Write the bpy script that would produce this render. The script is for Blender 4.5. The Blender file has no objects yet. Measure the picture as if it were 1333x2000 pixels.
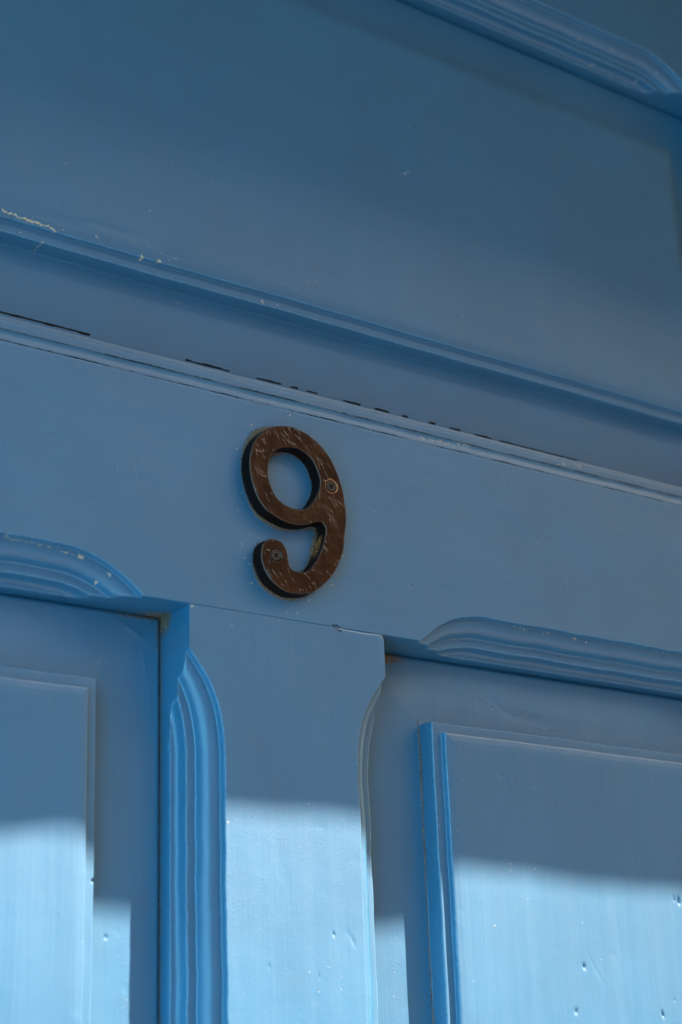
import bpy, math
import numpy as np
from mathutils import Matrix, Vector, noise as mnoise
from mathutils.geometry import tessellate_polygon

scn = bpy.context.scene
COL = scn.collection
MM = 0.001

# ------------------------------------------------------------------ camera
cam = bpy.data.cameras.new("camera")
camo = bpy.data.objects.new("camera", cam); COL.objects.link(camo)
R = ((0.81933694, -0.17105849, -0.54719829),
     (-0.57233117, -0.29986045, -0.76323046),
     (-0.03352608, 0.93852155, -0.34358885))
m = Matrix(R).to_4x4(); m.translation = Vector((-0.49297819, -0.73237692, -0.32384869))
camo.matrix_world = m
cam.sensor_fit = 'VERTICAL'; cam.sensor_height = 36.0; cam.sensor_width = 24.0
cam.lens = 3294.86 / 2000 * 36
cam.clip_start = 0.02; cam.clip_end = 200
cam.dof.use_dof = True; cam.dof.focus_distance = 0.955; cam.dof.aperture_fstop = 7.1
scn.camera = camo

# ------------------------------------------------------------------ sky and sun
SD = Vector((1.38, -1.0, 1.81)).normalized()
w = bpy.data.worlds.new("World"); scn.world = w; w.use_nodes = True
nt = w.node_tree
sky = nt.nodes.new('ShaderNodeTexSky'); sky.sky_type = 'NISHITA'; sky.sun_disc = False
sky.sun_elevation = math.asin(SD.z); sky.sun_rotation = math.atan2(SD.x, SD.y)
sky.air_density = 2.0; sky.dust_density = 2.4; sky.ozone_density = 0.0
bg = nt.nodes['Background']; bg.inputs['Strength'].default_value = 0.05
nt.links.new(sky.outputs['Color'], bg.inputs['Color'])
sl = bpy.data.lights.new("sun", 'SUN'); sl.energy = 5.0; sl.angle = math.radians(0.5); sl.color = (1.0, 0.90, 0.80)
so = bpy.data.objects.new("sun", sl); COL.objects.link(so)
so.rotation_euler = SD.to_track_quat('Z', 'Y').to_euler(); so.location = (2, -2, 4)

scn.view_settings.view_transform = 'Standard'; scn.view_settings.look = 'None'
scn.view_settings.exposure = 1.80; scn.view_settings.gamma = 1
scn.view_settings.use_curve_mapping = False
scn.render.engine = 'CYCLES'

# ------------------------------------------------------------------ node helpers
class NB:
    def __init__(s, name):
        s.m = bpy.data.materials.new(name); s.m.use_nodes = True
        s.t = s.m.node_tree; s.b = s.t.nodes['Principled BSDF']
    def n(s, typ, **kw):
        nd = s.t.nodes.new(typ)
        for k, v in kw.items(): setattr(nd, k, v)
        return nd
    def link(s, a, b): s.t.links.new(a, b)
    def put(s, sock, v):
        if hasattr(v, 'links') or hasattr(v, 'is_output'): s.link(v, sock)
        else: sock.default_value = v
    def math(s, op, a, b=None, c=None, clamp=False):
        nd = s.n('ShaderNodeMath', operation=op, use_clamp=clamp)
        s.put(nd.inputs[0], a)
        if b is not None: s.put(nd.inputs[1], b)
        if c is not None: s.put(nd.inputs[2], c)
        return nd.outputs[0]
    def noise(s, vec, scale, detail=4, rough=0.55, dist=0.0):
        nd = s.n('ShaderNodeTexNoise')
        s.link(vec, nd.inputs['Vector'])
        nd.inputs['Scale'].default_value = scale; nd.inputs['Detail'].default_value = detail
        nd.inputs['Roughness'].default_value = rough; nd.inputs['Distortion'].default_value = dist
        return nd.outputs['Fac']
    def coords(s, scale=(1, 1, 1), rot=(0, 0, 0), loc=(0, 0, 0)):
        tc = s.n('ShaderNodeTexCoord'); mp = s.n('ShaderNodeMapping')
        mp.inputs['Scale'].default_value = scale; mp.inputs['Rotation'].default_value = rot
        mp.inputs['Location'].default_value = loc
        s.link(tc.outputs['Object'], mp.inputs['Vector']); return mp.outputs['Vector']
    def ramp(s, v, a, b, lo=0.0, hi=1.0):
        nd = s.n('ShaderNodeMapRange', interpolation_type='SMOOTHSTEP')
        s.put(nd.inputs['Value'], v)
        nd.inputs['From Min'].default_value = a; nd.inputs['From Max'].default_value = b
        nd.inputs['To Min'].default_value = lo; nd.inputs['To Max'].default_value = hi
        return nd.outputs['Result']
    def mix(s, f, a, b):
        nd = s.n('ShaderNodeMix', data_type='RGBA')
        s.put(nd.inputs[0], f); s.put(nd.inputs[6], a); s.put(nd.inputs[7], b)
        return nd.outputs[2]
    def bump(s, h, dist, strength=1.0, prev=None):
        nd = s.n('ShaderNodeBump'); nd.inputs['Distance'].default_value = dist
        nd.inputs['Strength'].default_value = strength
        s.link(h, nd.inputs['Height'])
        if prev is not None: s.link(prev, nd.inputs['Normal'])
        return nd.outputs['Normal']

BASE = (0.004, 0.156, 0.30, 1)
def paint(name, grain, seed):
    """Old gloss paint, brushed along one axis; the wear attribute holds chips (R), dust (G), cracks and painted groove shade (B)."""
    b = NB(name)
    st = {'x': (0.035, 1, 1), 'z': (1, 1, 0.035)}[grain]
    obj = b.coords(loc=(seed, seed * .7, 0)); br = b.coords(scale=st, loc=(seed * 1.3, 0, seed))
    at = b.n('ShaderNodeAttribute', attribute_name='wear')
    sp = b.n('ShaderNodeSeparateColor'); b.link(at.outputs['Color'], sp.inputs[0])
    chip, dust, crack_shade = sp.outputs[0], sp.outputs[1], sp.outputs[2]
    # masks
    nf = b.noise(obj, 900, 5, 0.7); nm = b.noise(obj, 330, 5, 0.65); nl = b.noise(obj, 12, 3)
    cm = b.ramp(b.math('ADD', chip, b.math('MULTIPLY', b.math('SUBTRACT', nm, 0.5), 1.6)), 0.48, 0.58)
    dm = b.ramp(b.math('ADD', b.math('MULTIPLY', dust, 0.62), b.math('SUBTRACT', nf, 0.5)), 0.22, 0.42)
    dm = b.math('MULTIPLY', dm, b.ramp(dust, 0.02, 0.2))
    # airborne specks stuck in the paint
    v = b.n('ShaderNodeTexVoronoi', feature='F1'); b.link(obj, v.inputs['Vector']); v.inputs['Scale'].default_value = 95
    vs = b.n('ShaderNodeSeparateColor'); b.link(v.outputs['Color'], vs.inputs[0])
    speck = b.math('MULTIPLY', b.ramp(v.outputs['Distance'], 0.05, 0.025), b.math('GREATER_THAN', vs.outputs[0], 0.66))
    v2 = b.n('ShaderNodeTexVoronoi', feature='F1'); b.link(obj, v2.inputs['Vector']); v2.inputs['Scale'].default_value = 600
    v2s = b.n('ShaderNodeSeparateColor'); b.link(v2.outputs['Color'], v2s.inputs[0])
    nub = b.math('MULTIPLY', b.ramp(v2.outputs['Distance'], 0.4, 0.1), b.math('GREATER_THAN', v2s.outputs[1], 0.86))
    # colour
    bn = b.noise(br, 500, 4, 0.6)
    col = b.mix(b.ramp(nl, 0.3, 0.7), BASE, (0.003, 0.139, 0.270, 1))
    col = b.mix(b.ramp(bn, 0.55, 0.8, 0, 0.25), col, (0.02, 0.17, 0.40, 1))
    col = b.mix(b.math('MULTIPLY', speck, 0.55), col, (0.5, 0.5, 0.48, 1))
    ru = b.n('ShaderNodeAttribute', attribute_name='edge_glint')
    edge_glint = b.math('MULTIPLY', ru.outputs['Fac'], b.ramp(nm, 0.3, 0.62, 0.35, 1.0))
    col = b.mix(b.math('MULTIPLY', edge_glint, 0.62), col, (0.19, 0.42, 0.62, 1))  # pale edge lines: sky glints painted into the colour
    col = b.mix(b.ramp(b.noise(obj, 45, 6, 0.65), 0.5, 0.8, 0, 0.28), col, (0.02, 0.10, 0.19, 1))
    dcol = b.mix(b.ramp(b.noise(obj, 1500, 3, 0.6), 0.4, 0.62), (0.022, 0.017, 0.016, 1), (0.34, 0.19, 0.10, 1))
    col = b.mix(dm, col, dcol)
    ccol = b.mix(nf, (0.80, 0.66, 0.50, 1), (0.50, 0.35, 0.22, 1))
    col = b.mix(cm, col, ccol)
    ck = b.ramp(b.math('ADD', crack_shade, b.math('MULTIPLY', b.math('SUBTRACT', nm, 0.5), 0.5)), 0.42, 0.6)
    col = b.mix(ck, col, (0.006, 0.008, 0.010, 1))
    b.link(col, b.b.inputs['Base Color'])
    rg = b.ramp(b.noise(br, 90, 4, 0.6), 0.25, 0.75, 0.52, 0.6)
    rg = b.math('ADD', rg, b.math('MULTIPLY', b.math('MAXIMUM', cm, dm), 0.4))
    b.link(rg, b.b.inputs['Roughness'])
    b.link(b.math('SUBTRACT', 0.75, b.math('MULTIPLY', b.math('MAXIMUM', ck, b.math('MAXIMUM', cm, dm)), 0.75), clamp=True), b.b.inputs['Coat Weight'])
    b.link(b.math('SUBTRACT', 0.5, b.math('MULTIPLY', ck, 0.45)), b.b.inputs['Specular IOR Level'])
    b.b.inputs['IOR'].default_value = 2.0
    b.b.inputs['Coat Weight'].default_value = 0.85
    b.b.inputs['Coat IOR'].default_value = 1.55
    b.b.inputs['Coat Roughness'].default_value = 0.27
    # relief: slow waves, brush marks, orange peel, nubs
    n1 = b.bump(b.noise(obj, 28, 2, 0.5), 0.0007, 0.5)
    n2 = b.bump(b.noise(br, 420, 3, 0.55), 0.00007 if grain == 'x' else 0.00016, 0.9, n1)
    n3 = b.bump(b.noise(obj, 260, 2, 0.5), 0.00005, 0.6, n2)
    n4 = b.bump(b.math('ADD', nub, b.math('MULTIPLY', speck, 1.5)), 0.00006, 0.8, n3)
    n5 = b.bump(b.math('ADD', b.math('MULTIPLY', cm, -1), dm), 0.00025, 0.8, n4)
    b.link(n5, b.b.inputs['Normal'])
    b.link(n3, b.b.inputs['Coat Normal'])
    return b.m
PX = paint("blue_gloss_paint_brushed_across", 'x', 3.1)
PZ = paint("blue_gloss_paint_brushed_down", 'z', 7.7)

# ------------------------------------------------------------------ mesh helpers
def rawmesh(name, P, F, mat, parent=None, wear=None, angle=28, edge_glint=None):
    me = bpy.data.meshes.new(name)
    P = np.asarray(P, dtype=np.float32)
    me.vertices.add(len(P)); me.vertices.foreach_set('co', (P * MM).ravel())
    F = np.asarray(F, dtype=np.int32); n = F.shape[1]
    me.loops.add(F.size); me.loops.foreach_set('vertex_index', F.ravel())
    me.polygons.add(len(F)); me.polygons.foreach_set('loop_start', np.arange(0, F.size, n, dtype=np.int32))
    me.polygons.foreach_set('loop_total', np.full(len(F), n, dtype=np.int32))
    me.polygons.foreach_set('use_smooth', np.ones(len(F), dtype=bool))
    me.update(calc_edges=True); me.validate()
    if angle: me.set_sharp_from_angle(angle=math.radians(angle))
    if wear is not None:
        a = me.attributes.new('wear', 'FLOAT_COLOR', 'POINT')
        c = np.ones((len(P), 4), dtype=np.float32); c[:, :3] = wear
        a.data.foreach_set('color', c.ravel())
    if edge_glint is not None:
        a = me.attributes.new('edge_glint', 'FLOAT', 'POINT'); a.data.foreach_set('value', np.asarray(edge_glint, dtype=np.float32).ravel())
    me.materials.append(mat)
    o = bpy.data.objects.new(name, me); COL.objects.link(o)
    if parent: o.parent = parent
    return o

def grid_faces(nr, nc, wrap=False, flip=False):
    r = np.arange(nr - 1)[:, None]; c = np.arange(nc if wrap else nc - 1)[None, :]
    c2 = (c + 1) % nc
    F = np.stack([r * nc + c, r * nc + c2, (r + 1) * nc + c2, (r + 1) * nc + c], -1).reshape(-1, 4)
    return F[:, ::-1] if flip else F

def lines(a, b, step, vis=None, coarse=12.0, extra=()):
    """grid lines from a to b: fine inside vis, coarse elsewhere, plus extra ones"""
    if vis is None: vis = (a, b)
    v0, v1 = max(a, vis[0]), min(b, vis[1])
    L = []
    if v1 > v0:
        L += list(np.linspace(v0, v1, max(2, int((v1 - v0) / step))))
        if v0 > a: L += list(np.linspace(a, v0, max(2, int((v0 - a) / coarse))))
        if v1 < b: L += list(np.linspace(v1, b, max(2, int((b - v1) / coarse))))
    else: L += list(np.linspace(a, b, max(2, int((b - a) / coarse))))
    ex = [e for e in extra if a <= e <= b]
    L = [l for l in L if all(abs(l - e) > 0.12 for e in ex)] + ex + [a, b]
    L = np.unique(np.round(np.array(L, dtype=float), 4))
    return L

# ------------------------------------------------------------------ wear features (door coordinates, mm)
def seg_dist(x, z, ax, az, bx, bz):
    dx, dz = bx - ax, bz - az; L = dx * dx + dz * dz
    t = np.clip(((x - ax) * dx + (z - az) * dz) / L, 0, 1)
    return np.hypot(x - ax - t * dx, z - az - t * dz)
def poly_mask(x, z, pts, wd):
    d = np.full(x.shape, 1e9)
    for (a, b) in zip(pts[:-1], pts[1:]): d = np.minimum(d, seg_dist(x, z, *a, *b))
    return np.clip(1.3 - d / wd, 0, 1)
def blob(x, z, cx, cz, rx, rz, ang=0):
    c, s = math.cos(ang), math.sin(ang)
    u = ((x - cx) * c + (z - cz) * s) / rx; v = (-(x - cx) * s + (z - cz) * c) / rz
    return np.clip(1.4 - np.hypot(u, v), 0, 1)

def make_wear(P, spec):
    W = np.zeros((len(P), 3), dtype=np.float32); x, z = P[:, 0].copy(), P[:, 2].copy()
    x, z = (x + .35 * np.sin(z * 1.3) + .3 * np.sin(z * 2.9 + x * 1.1), z + .38 * np.sin(x * .9) + .3 * np.sin(x * 2.3 + 1) + .22 * np.sin(x * 4.1 + z))
    for kind, ch, *a in spec:
        if kind == 'line': mk = poly_mask(x, z, a[0], a[1])
        elif kind == 'blob': mk = blob(x, z, *a[:5])
        elif kind == 'fn': mk = a[0](P)
        st = a[-1]
        W[:, ch] = np.maximum(W[:, ch], mk * st)
    return W
def scatter(x0, x1, z0, z1, seed, ns=10, nd=50, horiz=True):
    g = np.random.RandomState(seed); W, Dn = [], []
    for k in range(ns):
        x, z = g.uniform(x0, x1), g.uniform(z0, z1); L = g.uniform(3, 16); a = g.uniform(0, math.pi)
        p = [(x, z), (x + L * .5 * math.cos(a), z + L * .5 * math.sin(a)), (x + L * math.cos(a + .2), z + L * math.sin(a + .2))]
        W.append(('line', 0, p, .28, g.uniform(.36, .5)))
    for k in range(nd):
        Dn.append((g.uniform(x0, x1), g.uniform(z0, z1), g.uniform(.6, 5), g.uniform(.6, 5), g.uniform(0, 3), g.uniform(-.07, .1)))
    return W, Dn
def dents(P, spec):
    """press small marks into (positive) or raise (negative) the surface"""
    for cx, cz, rx, rz, ang, dp in spec:
        c, s = math.cos(ang), math.sin(ang)
        u = ((P[:, 0] - cx) * c + (P[:, 2] - cz) * s) / rx; v = (-(P[:, 0] - cx) * s + (P[:, 2] - cz) * c) / rz
        P[:, 1] += dp * np.exp(-(u * u + v * v) * 1.6)

# ------------------------------------------------------------------ frame members with stopped mouldings
D = 27.0          # depth of the panel margins
YB = 42.0         # back of the framing
CW = 21.5
PROF = [(0, 0), (.12, .02), (.28, .1), (.42, .3), (.5, .6), (.55, 1.2), (.75, 3.2), (.95, 3.9), (1.25, 4.25), (1.6, 4.15), (2.1, 4.1),
        (3.2, 4.2), (4.5, 4.4), (5.8, 4.75), (7.0, 5.25), (8.0, 5.9), (8.9, 6.8), (9.6, 7.8), (10.1, 8.9), (10.45, 10.1),
        (10.6, 11.2), (10.75, 11.8), (11.1, 12.15), (11.6, 12.2), (13, 12.25), (15.2, 12.35), (15.8, 12.42), (16.1, 12.6),
        (16.3, 12.95), (16.4, 13.6), (16.6, 16.0), (16.8, 17.4), (17.2, 18.6), (17.8, 19.4), (18.5, 19.9), (19.4, 20.15), (20.6, 20.25),
        (21.1, 20.35), (21.35, 20.6), (21.5, 21.0)]
PROF = np.array(PROF)
def densify(p):
    out = []
    for a, b in zip(p[:-1], p[1:]):
        n = max(1, int(np.hypot(*(b - a)) / 0.8))
        for k in range(n): out.append(a + (b - a) * k / n)
    out.append(p[-1]); return np.array(out)
PROF = densify(PROF)

def stop(s, a, b, sq=26.0, L=52.0):
    """offset of the moulding cutter along an edge of an opening from a to b"""
    t = np.minimum(s - a, b - s) - sq
    t = np.clip(t / L, 0, 1)
    return CW * (1 - t) ** 2.25
def member(name, axis, s0, s1, lo, hi, open_lo, open_hi, svis, vvis, mat, parent, spec=(), dts=(), wob=0.25, seed=0, sq=26.0, hiscale=1.0):
    """axis 'x' or 'z' is the long direction; open_* list the openings that side borders (start, end)"""
    ext = []
    for (a, b) in list(open_lo) + list(open_hi):
        for e in (a + sq, b - sq): ext += [e, e + .35, e - .35]
        ext += [a + sq + 2, a + sq + 5, b - sq - 2, b - sq - 5]
    S = lines(s0, s1, 0.75, svis, 14, ext)
    def off(ops):
        o = np.full(len(S), CW)
        for a, b in ops:
            i = (S >= a) & (S <= b); o[i] = np.minimum(o[i], stop(S[i], a, b, sq))
        return o
    cols_v, cols_y = [], []
    r = 0.22
    def soft(u): return -(r * np.logaddexp(0, -u / r))
    def side(ops, edge, sgn, ys=1.0):
        V, Y, M = [], [], []
        if ops:
            o = off(ops)
            # hand-cut unevenness along the run
            jit = np.array([mnoise.noise(Vector((s * 0.045 + seed, edge * .1, 0))) * 0.75 + mnoise.noise(Vector((s * 0.2 + seed, edge * .1, 3))) * 0.22 for s in S])
            for k, (u, y) in enumerate(PROF):
                uu = u - CW + o
                jj = jit * min(1, max(0, (CW - u) / 3)) * (o < CW * .97)
                x = soft(uu + jj)
                V.append(edge + sgn * x); Y.append(np.full(len(S), y * ys) + jit * 0.12)
                q = uu + jj
                mk = max(math.exp(-((u - c) / .22) ** 2) * wt for c, wt in ((.3, 1), (1.5, .8), (11.0, .7), (16.05, 1), (21.15, .9)))  # painted glint lines sit on the breaks of the profile
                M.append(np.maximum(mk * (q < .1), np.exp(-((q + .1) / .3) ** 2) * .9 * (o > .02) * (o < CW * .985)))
        else:
            for x, y in ((-.5, 0), (-.35, .03), (-.15, .12), (-.04, .3), (0, .6)):
                V.append(np.full(len(S), edge + sgn * x)); Y.append(np.full(len(S), y)); M.append(np.full(len(S), float(.02 < y < .4)))
        for y in (24.0, 26.0, 27.2, 30.0, YB):
            V.append(np.full(len(S), float(edge))); Y.append(np.full(len(S), y)); M.append(np.zeros(len(S)))
        return V, Y, M
    Vl, Yl, Ml = side(open_lo, lo, -1); Vh, Yh, Mh = side(open_hi, hi, 1, hiscale)
    nv = max(8, int(min(hi, vvis[1]) - max(lo, vvis[0])) if vvis else 8)
    nv = int(nv / 0.85)
    t = np.linspace(0, 1, nv)[1:-1]
    Vf = [Vl[0] + (Vh[0] - Vl[0]) * k for k in t]; Yf = [np.zeros(len(S)) for k in t]
    V = Vl[::-1] + Vf + Vh; Y = Yl[::-1] + Yf + Yh; M = np.array(Ml[::-1] + [np.zeros(len(S))] * len(t) + Mh).T
    V = np.array(V).T; Y = np.array(Y).T; nc = V.shape[1]
    SS = np.repeat(S[:, None], nc, 1)
    X, Z = (SS, V) if axis == 'x' else (V, SS)
    P = np.stack([X, Y, Z], -1).reshape(-1, 3)
    # slow waviness of old timber under many coats
    fr = P[:, 1] < 1
    wv = np.sin(P[:, 0] * 0.031 + seed) * np.sin(P[:, 2] * 0.043 + seed * 2) + 0.5 * np.sin(P[:, 0] * 0.09 + P[:, 2] * 0.05 + seed)
    P[:, 1] += np.where(P[:, 1] < 24, wv * wob * 0.4, 0)
    if dts:
        Q = P[fr]; dents(Q, dts); P[fr] = Q
    W = make_wear(P, spec)
    F = grid_faces(len(S), nc, wrap=True, flip=(axis == 'x'))
    # end caps
    nr = len(S)
    o = rawmesh(name, P, F, mat, parent, W, edge_glint=M)
    return o

TIER = np.array([(-50, 27), (-6, 27), (-1.2, 27), (-.35, 26.9), (-.05, 26.5), (0, 26), (.12, 17), (.2, 15.9), (.38, 15.35), (.7, 15.08), (1.2, 15.0),
                 (5.6, 14.8), (6.1, 14.75), (6.35, 14.5), (6.5, 14.0), (6.62, 12.2), (6.75, 11.6), (7.0, 11.25), (7.5, 11.05), (9, 10.85), (11, 10.6), (14, 10.5), (9999, 10.5)])
EN = [-9, -4, -1.2, -.6, -.35, -.15, -.05, 0, .04, .08, .12, .16, .2, .28, .38, .52, .7, 1.2, 2.2, 3.4, 4.6, 5.6, 6.1, 6.25, 6.35, 6.5, 6.56, 6.62, 6.75, 6.85, 7, 7.25, 7.5, 8.2, 9, 10, 11, 12.5, 14]
def panel(name, op, fld, visx, visz, mat, parent, spec=(), dts=(), seed=0, extra_fn=None, label=None):
    """op, fld = (x0, x1, z0, z1) of the opening and of the raised field's foot"""
    T = 9.0
    ex = [fld[0] + e for e in EN] + [fld[1] - e for e in EN] + [op[0] + e for e in (0, .4, 1, 2, 3, 4)] + [op[1] - e for e in (0, .4, 1, 2, 3, 4)]
    ez = [fld[2] + e for e in EN] + [fld[3] - e for e in EN] + [op[2] + e for e in (0, .4, 1, 2, 3, 4)] + [op[3] - e for e in (0, .4, 1, 2, 3, 4)]
    X = lines(op[0] - T, op[1] + T, 0.8, visx, 14, ex); Z = lines(op[2] - T, op[3] + T, 0.8, visz, 16, ez)
    XX, ZZ = np.meshgrid(X, Z)
    wx = 0.25 * np.sin(ZZ * 0.035 + seed) + 0.12 * np.sin(ZZ * .13 + seed); wz = 0.25 * np.sin(XX * 0.03 + seed) + 0.1 * np.sin(XX * .11 + seed)
    # the grid itself follows the wobble of the steps so walls stay crisp
    e = np.minimum(np.minimum(XX - fld[0], fld[1] - XX), np.minimum(ZZ - fld[2], fld[3] - ZZ))
    YY = np.interp(e, TIER[:, 0], TIER[:, 1])
    # the margin dips towards the groove
    g = np.minimum(np.minimum(XX - op[0], op[1] - XX), np.minimum(ZZ - op[2], op[3] - ZZ))
    YY = YY + np.where(g < 3, (3 - np.clip(g, 0, 3)) ** 2 * 0.25, 0)
    YY = YY + np.where(e < 0, 2.2 * np.clip(-e / 44, 0, 1), 0)
    near = np.exp(-(np.clip(e, -1, 8) - 3) ** 2 / 60) * (e > -3)
    P = np.stack([XX + wx * near * (np.abs(XX - (fld[0] + fld[1]) / 2) > (fld[1] - fld[0]) / 2 - 15),
                  YY, ZZ + wz * near * (np.abs(ZZ - (fld[2] + fld[3]) / 2) > (fld[3] - fld[2]) / 2 - 15)], -1).reshape(-1, 3)
    P[:, 1] += 0.12 * np.sin(P[:, 0] * 0.05 + seed) * np.sin(P[:, 2] * 0.037 + seed) + 0.05 * np.sin(P[:, 0] * 0.17 + seed * 3 + 0.6 * np.sin(P[:, 2] * .03))
    if extra_fn: P[:, 1] += extra_fn(P)
    if dts: dents(P, dts)
    W = make_wear(P, spec)
    # four small returns give the board a back
    F = grid_faces(len(Z), len(X))
    eR = e.reshape(-1)
    edge_glint = np.maximum(np.exp(-((eR - .42) / .25) ** 2), np.exp(-((eR - 6.85) / .25) ** 2) * .9)  # painted glints along both step edges of the field
    o = rawmesh(name, P, F, mat, parent, W, edge_glint=edge_glint)
    if label: o['label'] = label
    return o

# ------------------------------------------------------------------ the door
door = bpy.data.objects.new("panelled_door", None); COL.objects.link(door)
door.location = (0, 0, 0)
door['label'] = "old blue gloss painted timber door with raised panels and stopped mouldings"
door['category'] = "door"

XL, XM0, XM1, XR = -409.0, -67.5, 58.7, 400.0
ZR0, ZR1, ZT, ZB = -63.0, 82.0, 409.0, -1560.0
VX, VZ = (-190, 385), (-300, 460)

OUT = [(-12.8, 46.4), (-6.7, 47.2), (-0.5, 46.7), (5.7, 44.6), (11.9, 41.4), (16.8, 37.3), (21.0, 32.3), (24.0, 26.7), (26.3, 21.0), (28.3, 14.1), (29.2, 7.0), (29.8, -0.1), (29.3, -5.6), (28.1, -11.9), (27.2, -19.7), (25.0, -26.0), (21.7, -32.5), (17.1, -38.6), (10.7, -44.6), (5.1, -48.3), (-1.0, -50.1), (-7.0, -50.7), (-12.9, -50.1), (-18.2, -47.7), (-22.3, -44.7), (-25.1, -41.0), (-27.1, -36.1), (-27.6, -32.6), (-27.2, -28.8), (-25.9, -25.5), (-23.5, -22.9), (-20.5, -21.9), (-17.6, -21.7), (-14.6, -22.5), (-12.3, -24.7), (-10.8, -27.7), (-10.3, -31.3), (-10.1, -34.4), (-8.7, -36.8), (-5.4, -37.9), (-0.6, -37.6), (2.5, -36.6), (5.6, -33.5), (8.8, -29.2), (11.5, -23.9), (13.5, -18.2), (15.3, -12.5), (15.4, -9.2), (14.2, -7.2), (12.7, -6.1), (10.2, -6.6), (5.2, -8.6), (0.3, -10.1), (-5.2, -10.7), (-10.7, -10.3), (-15.5, -9.0), (-20.2, -7.2), (-23.5, -5.7), (-27.8, -1.4), (-31.0, 4.5), (-33.2, 11.6), (-34.0, 17.9), (-33.6, 24.5), (-32.0, 30.3), (-28.9, 35.9), (-24.6, 40.7), (-19.0, 44.3)]
INN = [(-9.5, 34.3), (-4.5, 35.2), (0.4, 34.5), (5.3, 32.2), (8.9, 28.7), (11.3, 23.6), (12.7, 18.9), (12.2, 13.8), (10.1, 9.0), (7.5, 4.7), (4.3, 1.1), (1.2, -1.0), (-3.1, -1.4), (-8.0, -1.5), (-12.8, 0.1), (-17.0, 2.8), (-19.9, 7.7), (-21.3, 10.6), (-22.2, 14.8), (-21.9, 20.3), (-21.0, 24.3), (-19.4, 27.7), (-16.9, 30.4), (-13.8, 32.7)]
SC1 = (20.1, 16.5)
SC2 = (-18.1, -30.7)
rng = np.random.RandomState(5)
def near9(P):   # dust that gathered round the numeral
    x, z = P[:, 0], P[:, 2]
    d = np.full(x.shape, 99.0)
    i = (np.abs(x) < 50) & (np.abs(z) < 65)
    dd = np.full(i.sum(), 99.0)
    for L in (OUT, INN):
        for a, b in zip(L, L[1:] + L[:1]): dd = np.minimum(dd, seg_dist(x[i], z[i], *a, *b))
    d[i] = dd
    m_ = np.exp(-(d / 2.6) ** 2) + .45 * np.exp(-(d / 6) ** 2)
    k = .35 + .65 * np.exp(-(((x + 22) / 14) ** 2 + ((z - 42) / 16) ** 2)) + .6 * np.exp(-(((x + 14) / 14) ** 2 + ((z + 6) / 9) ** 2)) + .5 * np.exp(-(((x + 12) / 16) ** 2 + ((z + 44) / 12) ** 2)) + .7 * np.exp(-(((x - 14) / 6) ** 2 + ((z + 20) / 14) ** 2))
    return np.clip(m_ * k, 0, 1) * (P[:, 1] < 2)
rail_spec = [
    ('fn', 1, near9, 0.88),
    ('fn', 2, lambda P: (P[:, 2] > 61) * (P[:, 1] > .8) * np.maximum(np.exp(-((P[:, 2] - 63) / .8) ** 2), np.maximum(np.exp(-((P[:, 2] - 71.8) / .7) ** 2), np.exp(-((P[:, 2] - 78.2) / .8) ** 2))), 0.68),  # shade of the up-facing moulding painted as dark groove lines
    # flaking along the arris of the left stopped moulding
    ('line', 0, [(-176, -43), (-150, -43.6), (-135, -45.2), (-124, -48)], 0.5, 0.62),
    ('blob', 0, -128, -46.6, 2.4, 1.1, -.4, 0.85), ('blob', 0, -112, -53.5, 1.5, .8, -.6, 0.8), ('blob', 0, -117, -56.5, 1.2, .8, .3, 0.8),
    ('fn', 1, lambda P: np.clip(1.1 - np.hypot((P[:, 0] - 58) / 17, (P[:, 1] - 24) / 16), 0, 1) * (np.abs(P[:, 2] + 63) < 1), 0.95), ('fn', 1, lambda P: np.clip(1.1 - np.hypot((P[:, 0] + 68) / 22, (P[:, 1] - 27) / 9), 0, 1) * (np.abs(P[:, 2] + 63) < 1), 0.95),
    ('line', 0, [(160, -43.4), (178, -44.0), (200, -43.8), (226, -44.5)], 0.45, 0.62),
    ('line', 0, [(250, -43.6), (300, -44.0)], 0.45, 0.6),
    ('line', 0, [(95, 66), (118, 67), (135, 69)], 1.0, 0.62), ('line', 0, [(210, 74), (235, 76)], 0.9, 0.6),
    # long scratches
    ('line', 0, [(-102, 16), (-96.5, -6)], 0.35, 0.46), ('blob', 0, -99, 8, .8, 2.2, .2, .42),
    ('line', 0, [(-11, -62), (-7, -55)], 0.5, 0.35),
    ('line', 0, [(157, 60), (160, 40)], 0.35, 0.3),
    ('line', 2, [(-66, -61.3), (-52, -61.4), (-26, -61.0), (-7, -61.2), (20, -62.0)], 0.25, 0.35),
    ('line', 2, [(24, -62), (30, -63)], 0.6, 0.9),
    ('blob', 0, 78, -30, .6, .6, 0, 0.0),
]
for k in range(110):     # flecks around the numeral
    a = rng.uniform(0, 2 * math.pi); rr = rng.uniform(24, 44)
    rail_spec.append(('blob', 0, -4 + rr * math.cos(a) * .9, 3 + rr * 1.45 * math.sin(a), rng.uniform(.35, .9), rng.uniform(.25, .6), rng.uniform(0, 3), rng.uniform(.7, .95)))
for k in range(26):
    rail_spec.append(('blob', 0, rng.uniform(-180, 330), rng.uniform(-40, 60), rng.uniform(.2, .5), rng.uniform(.2, .5), 0, rng.uniform(.5, .85)))
rail_dents = [(80, -31, .9, .9, 0, .5), (140, -38, .5, 2.5, .2, .15), (-60, -20, 9, 7, 0, .12), (160, 20, 14, 9, .2, .14), (230, -8, 16, 9, -.3, .12),
              (158, 50, 1.0, 11, .12, .14), (-99, 6, .6, 10, .24, .12), (52, -57, 3, 3, 0, -.12)]
a_, b_ = scatter(-180, 320, -60, 60, 3, 12, 60); rail_spec += a_; rail_dents += b_
member("lock_rail", 'x', XL, XR, ZR0, ZR1, [(XL, XM0), (XM1, XR)], [(XL, XR)], VX, (-63, 82), PX, door, rail_spec, rail_dents, seed=1.3, hiscale=0.6)

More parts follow.
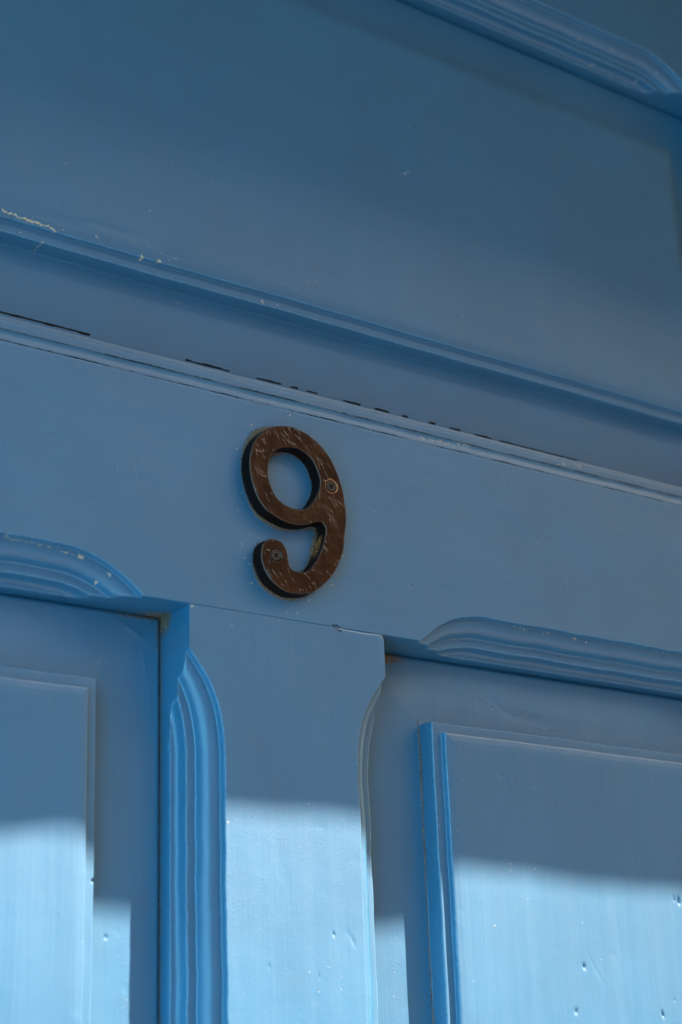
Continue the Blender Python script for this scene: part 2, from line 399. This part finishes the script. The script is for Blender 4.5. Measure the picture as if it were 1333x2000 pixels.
mun_spec = [
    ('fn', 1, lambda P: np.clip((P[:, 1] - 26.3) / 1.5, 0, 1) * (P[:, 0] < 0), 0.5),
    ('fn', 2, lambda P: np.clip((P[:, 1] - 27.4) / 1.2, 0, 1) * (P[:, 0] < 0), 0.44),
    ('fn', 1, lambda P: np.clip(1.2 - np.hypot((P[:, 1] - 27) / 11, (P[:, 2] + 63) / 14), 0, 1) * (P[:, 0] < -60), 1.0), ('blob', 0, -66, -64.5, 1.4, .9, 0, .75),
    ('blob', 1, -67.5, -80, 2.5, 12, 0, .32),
    ('line', 0, [(-11, -64), (-16, -78), (-22, -98)], 0.4, 0.40),
    ('line', 0, [(50, -66), (56, -70)], 0.7, 0.55), ('line', 2, [(24, -63.2), (29, -65)], 0.7, 0.9),
    ('blob', 0, -45.2, -176, .5, .9, 0, .75), ('blob', 0, -55, -172, .7, .7, 0, .7), ('blob', 0, -44, -160, .8, 1, 0, .45),
]
for k in range(30):
    mun_spec.append(('blob', 0, rng.uniform(-46, 56), rng.uniform(-290, -64), rng.uniform(.2, .5), rng.uniform(.2, .5), 0, rng.uniform(.45, .8)))
mun_dents = [(18, -229, .6, 1.5, .3, .6), (8, -250, .4, 2.0, .1, .3), (-22, -246, .4, 1.6, 0, .3), (30, -232, 1.2, 5, .5, .22), (-12, -200, 4, 14, .2, .1),
             (36.5, -140, 1.2, 2.2, 0, -.5), (20, -100, 6, 20, .1, .12), (42, -63.3, 18, .7, 0, .6), (58.5, -64, 1.5, 1.5, 0, .8)]
a_, b_ = scatter(-45, 38, -290, -65, 4, 8, 50); mun_spec += a_; mun_dents += b_
member("muntin", 'z', ZB, ZR0 - 0.16, XM0, XM1, [(ZB, ZR0 + 2)], [(ZB, ZR0 + 2)], (-300, -63), (-67, 58), PZ, door, mun_spec, mun_dents, seed=4.1)
member("bottom_rail", 'x', XL, XR, -1850, ZB, [], [(XL, XM0), (XM1, XR)], (0, 0), None, PX, door, seed=2.2)
top_spec = []
for x, z in ((268, 421), (300, 422), (322, 419), (345, 419), (240, 418), (290, 413), (310, 412), (333, 413)):
    top_spec.append(('blob', 0, x, z, .9, .7, .2, .75))
for k in range(14): top_spec.append(('blob', 0, rng.uniform(60, 350), rng.uniform(409, 426), rng.uniform(.5, 1.3), .6, 0, rng.uniform(.55, .8)))
member("top_rail", 'x', XL, XR, ZT, 510, [(XL, XR)], [], VX, (409, 510), PX, door, top_spec, seed=5.5)
member("stile", 'z', -1850, 510, XR + .2, 520, [(ZB, ZR0), (ZR1, ZT)], [], (-300, 460), (400, 520), PZ, door, seed=6.1)
member("stile", 'z', -1850, 510, -529, XL - .2, [], [(ZB, ZR0), (ZR1, ZT)], (0, 0), None, PZ, door, seed=7.9)

# upper panel: scuffed and flaking along its lower edge
def dash(P):
    x, z = P[:, 0], P[:, 2]
    zc = 93.0 - 0.0045 * (x + 150)
    on = np.zeros(len(P))
    for a, b in ((-200, -112), (-54, -22), (-6, 14), (18, 26), (30, 40), (56, 72), (80, 94), (101, 108), (122, 130), (138, 150), (158, 176), (180, 250)):
        on = np.maximum(on, np.clip((x - a) / 2, 0, 1) * np.clip((b - x) / 2, 0, 1))
    return np.maximum(np.clip(1.3 - np.abs(z - zc - .1 * np.sin(x * .6)) / (0.7 + .25 * np.sin(x * .31)), 0, 1) * on, .40 * np.clip(1.3 - np.abs(z - zc) / 1.2, 0, 1))
up_spec = [
    ('fn', 2, dash, 1.0),
    ('line', 0, [(-176, 143.2), (-164, 142.0), (-150, 141.6), (-143, 140.6)], 0.9, 0.85),
    ('line', 0, [(-143, 140.6), (-134, 143.5), (-122, 145.2), (-116, 141.2), (-112, 141.5)], 0.35, 0.62),
    ('line', 0, [(-112, 142), (-105, 146), (-92, 147.2), (-84, 146)], 0.3, 0.58),
    ('line', 0, [(-78, 150), (-80, 142), (-72, 143), (-66, 146)], 0.3, 0.55),
    ('blob', 0, -150, 134, 1.3, .8, -.1, .8), ('blob', 0, -163, 135.5, 2.2, .6, -.1, .6), ('blob', 0, -91, 139.5, 1.3, 1.1, 0, .9),
    ('blob', 0, -80, 140, 1.4, 1.0, 0, .85), ('blob', 0, -9, 135, 1.6, .8, 0, .9), ('blob', 0, 2, 136, 1.4, .6, 0, .6),
    ('blob', 0, -11, 123, 1.3, .8, 0, .5), ('blob', 0, -58, 126, 2.5, .7, 0, .4),
    ('line', 0, [(18, 151), (22, 156), (30, 156)], 0.35, .6), ('line', 0, [(96, 253), (104, 257)], 0.7, .75),
    ('blob', 0, -86, 170, 1.2, .6, .3, .7), ('blob', 0, -70, 176, .8, .6, .3, .7),
]
for k in range(60):
    up_spec.append(('blob', 0, rng.uniform(-200, 330), rng.uniform(95, 340), rng.uniform(.25, .6), rng.uniform(.2, .5), rng.uniform(0, 3), rng.uniform(.45, .85)))
for k in range(16):
    x0 = rng.uniform(-190, 60)
    up_spec.append(('blob', 0, x0, 150 + rng.uniform(-2, 14), rng.uniform(.5, 1.4), .4, rng.uniform(-.4, .4), rng.uniform(.45, .6)))
up_dents = [(-70, 146, 10, 5, 0, .25), (-140, 147, 18, 4, 0, .3), (-110, 151, 22, 3, 0, .18), (200, 250, 60, 40, 0, .25), (20, 240, 70, 30, .2, -.2)]
a_, b_ = scatter(-190, 350, 90, 350, 5, 22, 110); up_spec += a_; up_dents += b_
panel("upper_panel", (XL, XR, ZR1, ZT), (-364, 360, 133, 361), VX, VZ, PX, door, up_spec, up_dents, seed=1.0)

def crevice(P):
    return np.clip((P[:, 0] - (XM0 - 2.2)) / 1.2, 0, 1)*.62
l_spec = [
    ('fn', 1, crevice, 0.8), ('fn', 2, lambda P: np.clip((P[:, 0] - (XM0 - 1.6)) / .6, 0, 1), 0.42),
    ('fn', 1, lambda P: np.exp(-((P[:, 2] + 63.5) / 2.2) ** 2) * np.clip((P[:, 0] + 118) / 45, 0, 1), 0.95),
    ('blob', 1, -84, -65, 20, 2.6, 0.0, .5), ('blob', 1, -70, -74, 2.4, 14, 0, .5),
    ('blob', 2, -113, -206.5, 1.0, 1.0, 0, 1.0), ('blob', 2, -99, -231, .8, .5, 0, .8),
    ('fn', 1, lambda P: np.clip(1 - np.abs(P[:, 2] + 103.8) / 1.1, 0, 1) * (P[:, 0] < -110), 0.5),
]
for k in range(22):
    l_spec.append(('blob', 0, rng.uniform(-185, -72), rng.uniform(-290, -70), rng.uniform(.2, .5), rng.uniform(.2, .5), 0, rng.uniform(.5, .8)))
l_dents = [(-99, -231.5, .8, .8, 0, .8), (-113, -206.5, .8, .8, 0, 1.2), (-104, -101, .8, 2.6, .3, .5), (-84, -74, 12, 2, -.5, -.4), (-78, -90, 1.5, 9, .2, -.25)]
a_, b_ = scatter(-190, -72, -290, -68, 6, 8, 40); l_spec += a_; l_dents += b_
panel("lower_panel", (XL, XM0, ZB, ZR0), (-364, -112.5, ZB + 42, -105), (-200, -60), (-300, -60), PZ, door, l_spec, l_dents, seed=2.0,
      label="raised lower panel left of the middle stile, half in sunlight")
r_spec = [
    ('fn', 1, lambda P: np.clip(1 - np.abs(P[:, 0] - 101.0) / 0.9, 0, 1) * (P[:, 2] < -100) * (P[:, 1] > 25), 0.8),
    ('blob', 1, 64, -66, 32, 6, 0, .95), ('blob', 1, 61, -66, 5, 10, 0, .75),
    ('line', 2, [(148, -83), (160, -88), (172, -89.5), (186, -92), (192, -97), (200, -97.5), (212, -96.5), (222, -95)], 0.5, 0.62),
    ('blob', 1, 190, -89, 24, 3.2, -.03, .38),
    ('fn', 1, lambda P: np.clip(1 - np.abs(P[:, 2] + 104.2) / 0.9, 0, 1) * (P[:, 0] > 100), 0.55),
    ('line', 0, [(150, -182), (150.5, -189)], .3, .7), ('line', 0, [(150.5, -189), (155, -199)], .3, .55), ('blob', 0, 150.4, -189, .7, .7, 0, .9),
    ('blob', 0, 113, -167, .7, .7, 0, .8), ('blob', 0, 103, -165, .5, .5, 0, .7),
]
for k in range(40):
    r_spec.append(('blob', 0, rng.uniform(60, 320), rng.uniform(-290, -68), rng.uniform(.2, .45), rng.uniform(.2, .45), 0, rng.uniform(.45, .8)))
r_dents = [(284, -199, 1.1, 2.4, .15, 1.6), (280, -198, .6, 2.0, .1, .8), (201, -240, 1.0, 2.0, .3, 1.0), (192, -265, 1.2, 1.8, 0, .8), (261, -266, .8, 2.4, .35, 1.2), (272, -258, 1.0, 1, 0, .35),
           (211, -243, .45, 9, .62, .22), (207, -236, .4, 5, .5, .2), (148, -133, 1.3, 1.6, .2, .45), (155, -136, 3, 5, .2, -.15), (190, -92, 26, 5, -.1, .2), (165, -87, 14, 2.5, -.5, .15),
           (80, -78, 10, 6, 0, -.2), (120, -84, 30, 5, 0, .12), (230, -88, 30, 6, 0, -.12), (70, -95, 3, 14, .1, -.2), (150.5, -189, .5, 1.5, 0, -.3), (105, -176, 2.2, 1.3, 0, -.35)]
a_, b_ = scatter(62, 320, -290, -68, 7, 14, 90); r_spec += a_; r_dents += b_
panel("lower_panel", (XM1, XR, ZB, ZR0), (101.5, 356, ZB + 42, -105), (50, 330), (-300, -60), PZ, door, r_spec, r_dents, seed=3.0,
      label="raised lower panel right of the middle stile, with nail dents")

# ------------------------------------------------------------------ the house number
def catmull(pts, n=6):
    pts = np.array(pts); N = len(pts); out = []
    for i in range(N):
        p0, p1, p2, p3 = pts[i - 1], pts[i], pts[(i + 1) % N], pts[(i + 2) % N]
        for k in range(n):
            t = k / n
            out.append(0.5 * ((2 * p1) + (-p0 + p2) * t + (2 * p0 - 5 * p1 + 4 * p2 - p3) * t * t + (-p0 + 3 * p1 - 3 * p2 + p3) * t ** 3))
    return np.array(out)
def smooth(p, k=2):
    for _ in range(k): p = (np.roll(p, 1, 0) + 2 * p + np.roll(p, -1, 0)) / 4
    return p
TH = 8.5
def numeral(parent):
    o_, i_ = smooth(catmull(OUT), 6), smooth(catmull(INN), 6)
    loops = []
    V, F = [], []
    def offs(p, d):
        t = np.roll(p, -1, 0) - np.roll(p, 1, 0); t /= np.linalg.norm(t, axis=1)[:, None]
        n = np.stack([t[:, 1], -t[:, 0]], 1); return p + n * d
    def area(p): return 0.5 * np.sum(p[:, 0] * np.roll(p[:, 1], -1) - np.roll(p[:, 0], -1) * p[:, 1])
    if area(o_) < 0: o_ = o_[::-1]
    if area(i_) > 0: i_ = i_[::-1]
    layers = [(0.5, 0.0), (0.35, -3.0), (0.05, -TH + 0.7), (-0.12, -TH + 0.25), (-0.5, -TH)]
    idx = {}
    for nm, p in (('o', o_), ('i', i_)):
        for k, (d, y) in enumerate(layers):
            q = offs(p, d); idx[nm, k] = len(V)
            V += [(a, y, b) for a, b in q]
        n = len(p)
        for k in range(len(layers) - 1):
            a, b = idx[nm, k], idx[nm, k + 1]
            for j in range(n):
                j2 = (j + 1) % n
                F += [(a + j, a + j2, b + j2), (a + j, b + j2, b + j)]
    for k, flip in ((len(layers) - 1, False), (0, True)):
        no, ni = len(o_), len(i_)
        lo = [Vector((V[idx['o', k] + j][0], V[idx['o', k] + j][2], 0)) for j in range(no)]
        li = [Vector((V[idx['i', k] + j][0], V[idx['i', k] + j][2], 0)) for j in range(ni)]
        for t in tessellate_polygon([lo, li]):
            g = [idx['o', k] + a if a < no else idx['i', k] + a - no for a in t]
            F.append(tuple(g[::-1]) if flip else tuple(g))
    me = bpy.data.meshes.new('tmp'); me.from_pydata([tuple(c * MM for c in v) for v in V], [], F)
    import bmesh
    bm = bmesh.new(); bm.from_mesh(me); bmesh.ops.remove_doubles(bm, verts=bm.verts, dist=1e-7)
    bmesh.ops.recalc_face_normals(bm, faces=bm.faces); bm.to_mesh(me); bm.free()
    tmp = bpy.data.objects.new('tmp', me); COL.objects.link(tmp)
    md = tmp.modifiers.new('r', 'REMESH'); md.mode = 'VOXEL'; md.voxel_size = 0.34 * MM; md.adaptivity = 0
    dg = bpy.context.evaluated_depsgraph_get()
    m2 = bpy.data.meshes.new_from_object(tmp.evaluated_get(dg)); m2.name = 'numeral_body'
    bpy.data.objects.remove(tmp); bpy.data.meshes.remove(me)
    n = len(m2.vertices); P = np.empty(n * 3); m2.vertices.foreach_get('co', P); P = P.reshape(-1, 3) / MM
    N = np.empty(n * 3); m2.vertices.foreach_get('normal', N); N = N.reshape(-1, 3)
    W = np.zeros((n, 4), dtype=np.float32); W[:, 3] = 1
    oo = np.concatenate([o_, i_])
    ca, sa = math.cos(math.radians(58)), math.sin(math.radians(58))
    for i in range(n):
        x, y, z = P[i]; f = max(0.0, -N[i][1])
        if y < -TH + 1.2 and f > .3:
            u, v = x * ca - z * sa, x * sa + z * ca
            # hammered ridges running down to the right
            a = mnoise.noise(Vector((u * .08, v * .31, 1.0)))
            rdg = max(0.0, 1 - abs(a) * 5.5) ** 1.3 * min(1, max(0, mnoise.noise(Vector((x * .25, z * .25, 5))) * 3 + .25))
            d = mnoise.noise(Vector((u * .10, v * .2, 7.0))) * .22 + mnoise.noise(Vector((x * .3, z * .3, 2))) * .11 + rdg * .42 * min(1.0, max(0.0, mnoise.noise(Vector((x * .12, z * .12, 11))) * 3 + .7))
            P[i, 1] -= d * f
        for (sx, sz) in (SC1, SC2):
            r = math.hypot(x - sx, z - sz)
            if r < 3.95 and y < -5: P[i, 1] = max(P[i, 1], -TH + 1.0 * min(1, (3.95 - r) / .3))
            if sx == SC1[0] and 3.6 < r < 4.6 and y < -6 and f > .2: W[i, 0] = max(W[i, 0], 0.9 - abs(r - 4.1) * 1.0)
    x, y, z = P[:, 0], P[:, 1], P[:, 2]
    # rubbed edge on the lower left, rust and dust where the sides meet the door
    edge = np.clip(1 - np.abs(y + TH - 0.25) / 0.5, 0, 1) * (N[:, 1] > -.93) * (np.abs(N[:, 1]) > .12)
    W[:, 1] = edge * np.clip(.35 - 1.0 * N[:, 0] - .5 * N[:, 2], .25, 1)
    side = np.abs(N[:, 1]) < .5
    W[:, 2] = np.where(side, np.clip((y + 4.2) / 3.5, 0, 1) * .55, 0)
    hook = side * np.exp(-(((x - 17) / 9) ** 2 + ((z + 24) / 16) ** 2)) * np.clip((y + 7) / 1.5, 0, 1) * (N[:, 0] < .2)
    W[:, 0] = np.maximum(W[:, 0], hook * .72)
    tl = side * np.exp(-(((x + 20) / 12) ** 2 + ((z - 42) / 16) ** 2)) * np.clip((y + 2.5) / 1.5, 0, 1)
    W[:, 0] = np.maximum(W[:, 0], tl * .9)
    m2.vertices.foreach_set('co', (P * MM).ravel())
    m2.polygons.foreach_set('use_smooth', np.ones(len(m2.polygons), dtype=bool))
    at = m2.attributes.new('wear', 'FLOAT_COLOR', 'POINT'); at.data.foreach_set('color', W.ravel())
    b = NB("brown_japanned_iron")
    ob = b.coords(); a_ = b.n('ShaderNodeAttribute', attribute_name='wear'); sp = b.n('ShaderNodeSeparateColor'); b.link(a_.outputs['Color'], sp.inputs[0])
    nf = b.noise(ob, 750, 5, .75); nm = b.noise(ob, 400, 4, .6); nl = b.noise(ob, 60, 3, .5)
    col = b.mix(b.ramp(nl, .35, .65), (0.036, 0.0085, 0.0022, 1), (0.060, 0.0145, 0.003, 1))
    geo = b.n('ShaderNodeNewGeometry')
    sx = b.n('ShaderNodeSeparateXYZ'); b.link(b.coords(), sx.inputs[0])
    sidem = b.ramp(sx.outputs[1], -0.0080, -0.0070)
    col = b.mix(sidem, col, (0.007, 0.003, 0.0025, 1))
    rust = b.ramp(b.math('ADD', sp.outputs[0], b.math('MULTIPLY', b.math('SUBTRACT', nf, .5), 1.8)), .42, .62)
    dust = b.ramp(b.math('ADD', sp.outputs[2], b.math('MULTIPLY', b.math('SUBTRACT', nf, .5), 1.6)), .5, .7)
    eg = b.ramp(b.math('ADD', sp.outputs[1], b.math('MULTIPLY', b.math('SUBTRACT', nm, .5), 1.0)), .35, .7)
    col = b.mix(b.math('MULTIPLY', eg, .38), col, (0.22, 0.13, 0.085, 1))
    col = b.mix(b.math('MULTIPLY', dust, .6), col, (0.20, 0.08, 0.03, 1))
    col = b.mix(rust, col, b.mix(nm, (0.40, 0.12, 0.03, 1), (0.80, 0.30, 0.11, 1)))
    b.link(col, b.b.inputs['Base Color'])
    rr = b.math('ADD', b.ramp(nl, .3, .7, .14, .26), b.math('MULTIPLY', b.math('MAXIMUM', rust, dust), .5))
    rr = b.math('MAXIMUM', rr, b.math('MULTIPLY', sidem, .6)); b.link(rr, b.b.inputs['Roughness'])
    n1 = b.bump(b.noise(ob, 350, 3, .5), 0.00015, .5); n2 = b.bump(b.math('MULTIPLY', nf, b.math('MAXIMUM', rust, dust)), 0.0003, .8, n1)
    b.link(n2, b.b.inputs['Normal'])
    b.link(b.math('SUBTRACT', .42, b.math('MULTIPLY', sidem, .3)), b.b.inputs['Specular IOR Level'])
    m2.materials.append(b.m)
    ob_ = bpy.data.objects.new('numeral_body', m2); COL.objects.link(ob_); ob_.parent = parent
    return b.m
hn = bpy.data.objects.new("house_number", None); COL.objects.link(hn)
hn['label'] = "brown hammered metal numeral 9 screwed to the blue door rail"
hn['category'] = "house number"
iron = numeral(hn)

def screw(cx, cz, mat, rot, parent):
    n = 64; V = []; th = np.arange(n) * 2 * math.pi / n
    sq = 0.85 / np.maximum(np.abs(np.cos(th + rot)), np.abs(np.sin(th + rot)))
    rings = [(3.2, TH - 1.0, 0), (3.2, TH + .02, 0), (3.05, TH + .16, 0), (2.6, TH + .22, 0), (2.15, TH + .2, 0), (2.0, TH + .08, 0), (1.85, TH + .2, 0),
             (1.5, TH + .26, 0), (None, TH + .24, 1.08), (None, TH + .12, 1.0), (None, TH - 1.6, .96), (0.01, TH - 1.7, 0)]
    for r, y, k in [(a, c - (.25 if a and a > 1 else 0), d) for a, c, d in rings]:
        rr = np.full(n, r) if r is not None else sq * k
        V.append(np.stack([cx + rr * np.cos(th), np.full(n, -y), cz + rr * np.sin(th)], 1))
    P = np.concatenate(V); F = grid_faces(len(rings), n, wrap=True)
    rawmesh("screw", P, F, mat, parent, None, 40)
b = NB("dark_bronze_screw"); ob = b.coords()
b.link(b.mix(b.noise(ob, 700, 4, .7), (0.03, 0.018, 0.013, 1), (0.11, 0.08, 0.065, 1)), b.b.inputs['Base Color'])
b.b.inputs['Roughness'].default_value = .42; b.b.inputs['Metallic'].default_value = .5
b.link(b.bump(b.noise(ob, 900, 3, .6), 0.0002, .6), b.b.inputs['Normal'])
screw(SC1[0], SC1[1], b.m, .35, hn); screw(SC2[0], SC2[1], b.m, .6, hn)

# ------------------------------------------------------------------ what lights and shades the door (all outside the picture)
def box(name, x0, x1, y0, y1, z0, z1, mat, parent=None):
    P = [(x, y, z) for x in (x0, x1) for y in (y0, y1) for z in (z0, z1)]
    F = [(0, 1, 3, 2), (4, 6, 7, 5), (0, 4, 5, 1), (2, 3, 7, 6), (0, 2, 6, 4), (1, 5, 7, 3)]
    me = bpy.data.meshes.new(name); me.from_pydata(P, [], F); me.materials.append(mat)
    o = bpy.data.objects.new(name, me); COL.objects.link(o); o.parent = parent
    return o
def stucco(name, c1, c2, sc=6):
    b = NB(name); ob = b.coords()
    b.link(b.mix(b.ramp(b.noise(ob, sc, 6, .65), .3, .7), c1, c2), b.b.inputs['Base Color'])
    b.b.inputs['Roughness'].default_value = .85
    b.link(b.bump(b.noise(ob, 60, 5, .7), .01, .5), b.b.inputs['Normal']); return b.m
wallm = stucco("pale_render", (.42, .36, .29, 1), (.52, .46, .38, 1))
GZ = -1.87
g = box("road", -30, 30, -40, 30, GZ - .1, GZ, stucco("brown_setts", (.065, .05, .038, 1), (.10, .075, .055, 1), 3)); g['kind'] = 'structure'
hw = bpy.data.objects.new("house_wall", None); COL.objects.link(hw); hw.location = (0, 0, GZ)
hw['label'] = "rendered house wall around the blue door with a shallow canopy above"; hw['category'] = "wall"
def hbox(n, *a): 
    o = box(n, *a, wallm, hw); o.matrix_parent_inverse = Matrix.Translation((0, 0, -GZ)); return o
hbox("wall_face", .5205, 3.5, -.04, .3, GZ, 3.2); hbox("wall_face", -3.5, -.5295, -.04, .3, GZ, 3.2); hbox("wall_face", -.529, .52, -.04, .3, .5105, 3.2)
o = box("bounce_wing", -1.3, -.86, -1.3, -.3, GZ, 1.6, stucco("blue_bounce", (.13, .52, .86, 1), (.17, .56, .90, 1)), hw); o.matrix_parent_inverse = Matrix.Translation((0, 0, -GZ))  # added unseen block, bounces blue sunlight onto left-facing mouldings
o = box("bounce_jamb", -.86, -.5298, -.3, -.0405, GZ, .505, bpy.data.materials["blue_bounce"], hw); o.matrix_parent_inverse = Matrix.Translation((0, 0, -GZ))  # second added block beside the door, strengthens the blue bounce from the left
# canopy slab with a slightly uneven front edge
yc, zc = -0.385, -0.169 + 1.81 * 0.385
xs = np.linspace(-.859, 2.2, 400)
P = []
for x in xs:
    xi = (x - 1.38 * .385) * 1000   # where this bit of edge throws its shadow on the door
    dz = 0.7 * math.sin(xi * .045 + 1.0) + 0.35 * math.sin(xi * .11 + .5)
    dz += -0.035 * max(0, xi - 90)
    if xi < -100: dz += 3.6 * math.exp(-((xi + 122) / 20) ** 2) - 2.0 * math.exp(-((xi + 158) / 22) ** 2)
    z0 = zc * 1000 + dz
    P += [(x * 1000, -39, z0 + 4), (x * 1000, yc * 1000 + 6, z0 + 1.5), (x * 1000, yc * 1000, z0), (x * 1000, yc * 1000 - 1, z0 + 60), (x * 1000, -39, z0 + 90)]
cn = rawmesh("canopy", P, grid_faces(len(xs), 5, wrap=True), wallm, hw); cn.matrix_parent_inverse = Matrix.Translation((0, 0, -GZ))
ob_ = bpy.data.objects.new("opposite_house", None); COL.objects.link(ob_); ob_.location = (0, -9, GZ)
ob_['label'] = "plain rendered house across the lane facing the door"; ob_['category'] = "building"
o = box("facade", -14, 20, -12, -9, GZ, 7.0, stucco("brown_render", (.60, .42, .32, 1), (.70, .50, .40, 1), 1.5), ob_); o.matrix_parent_inverse = Matrix.Translation((0, 9, -GZ))
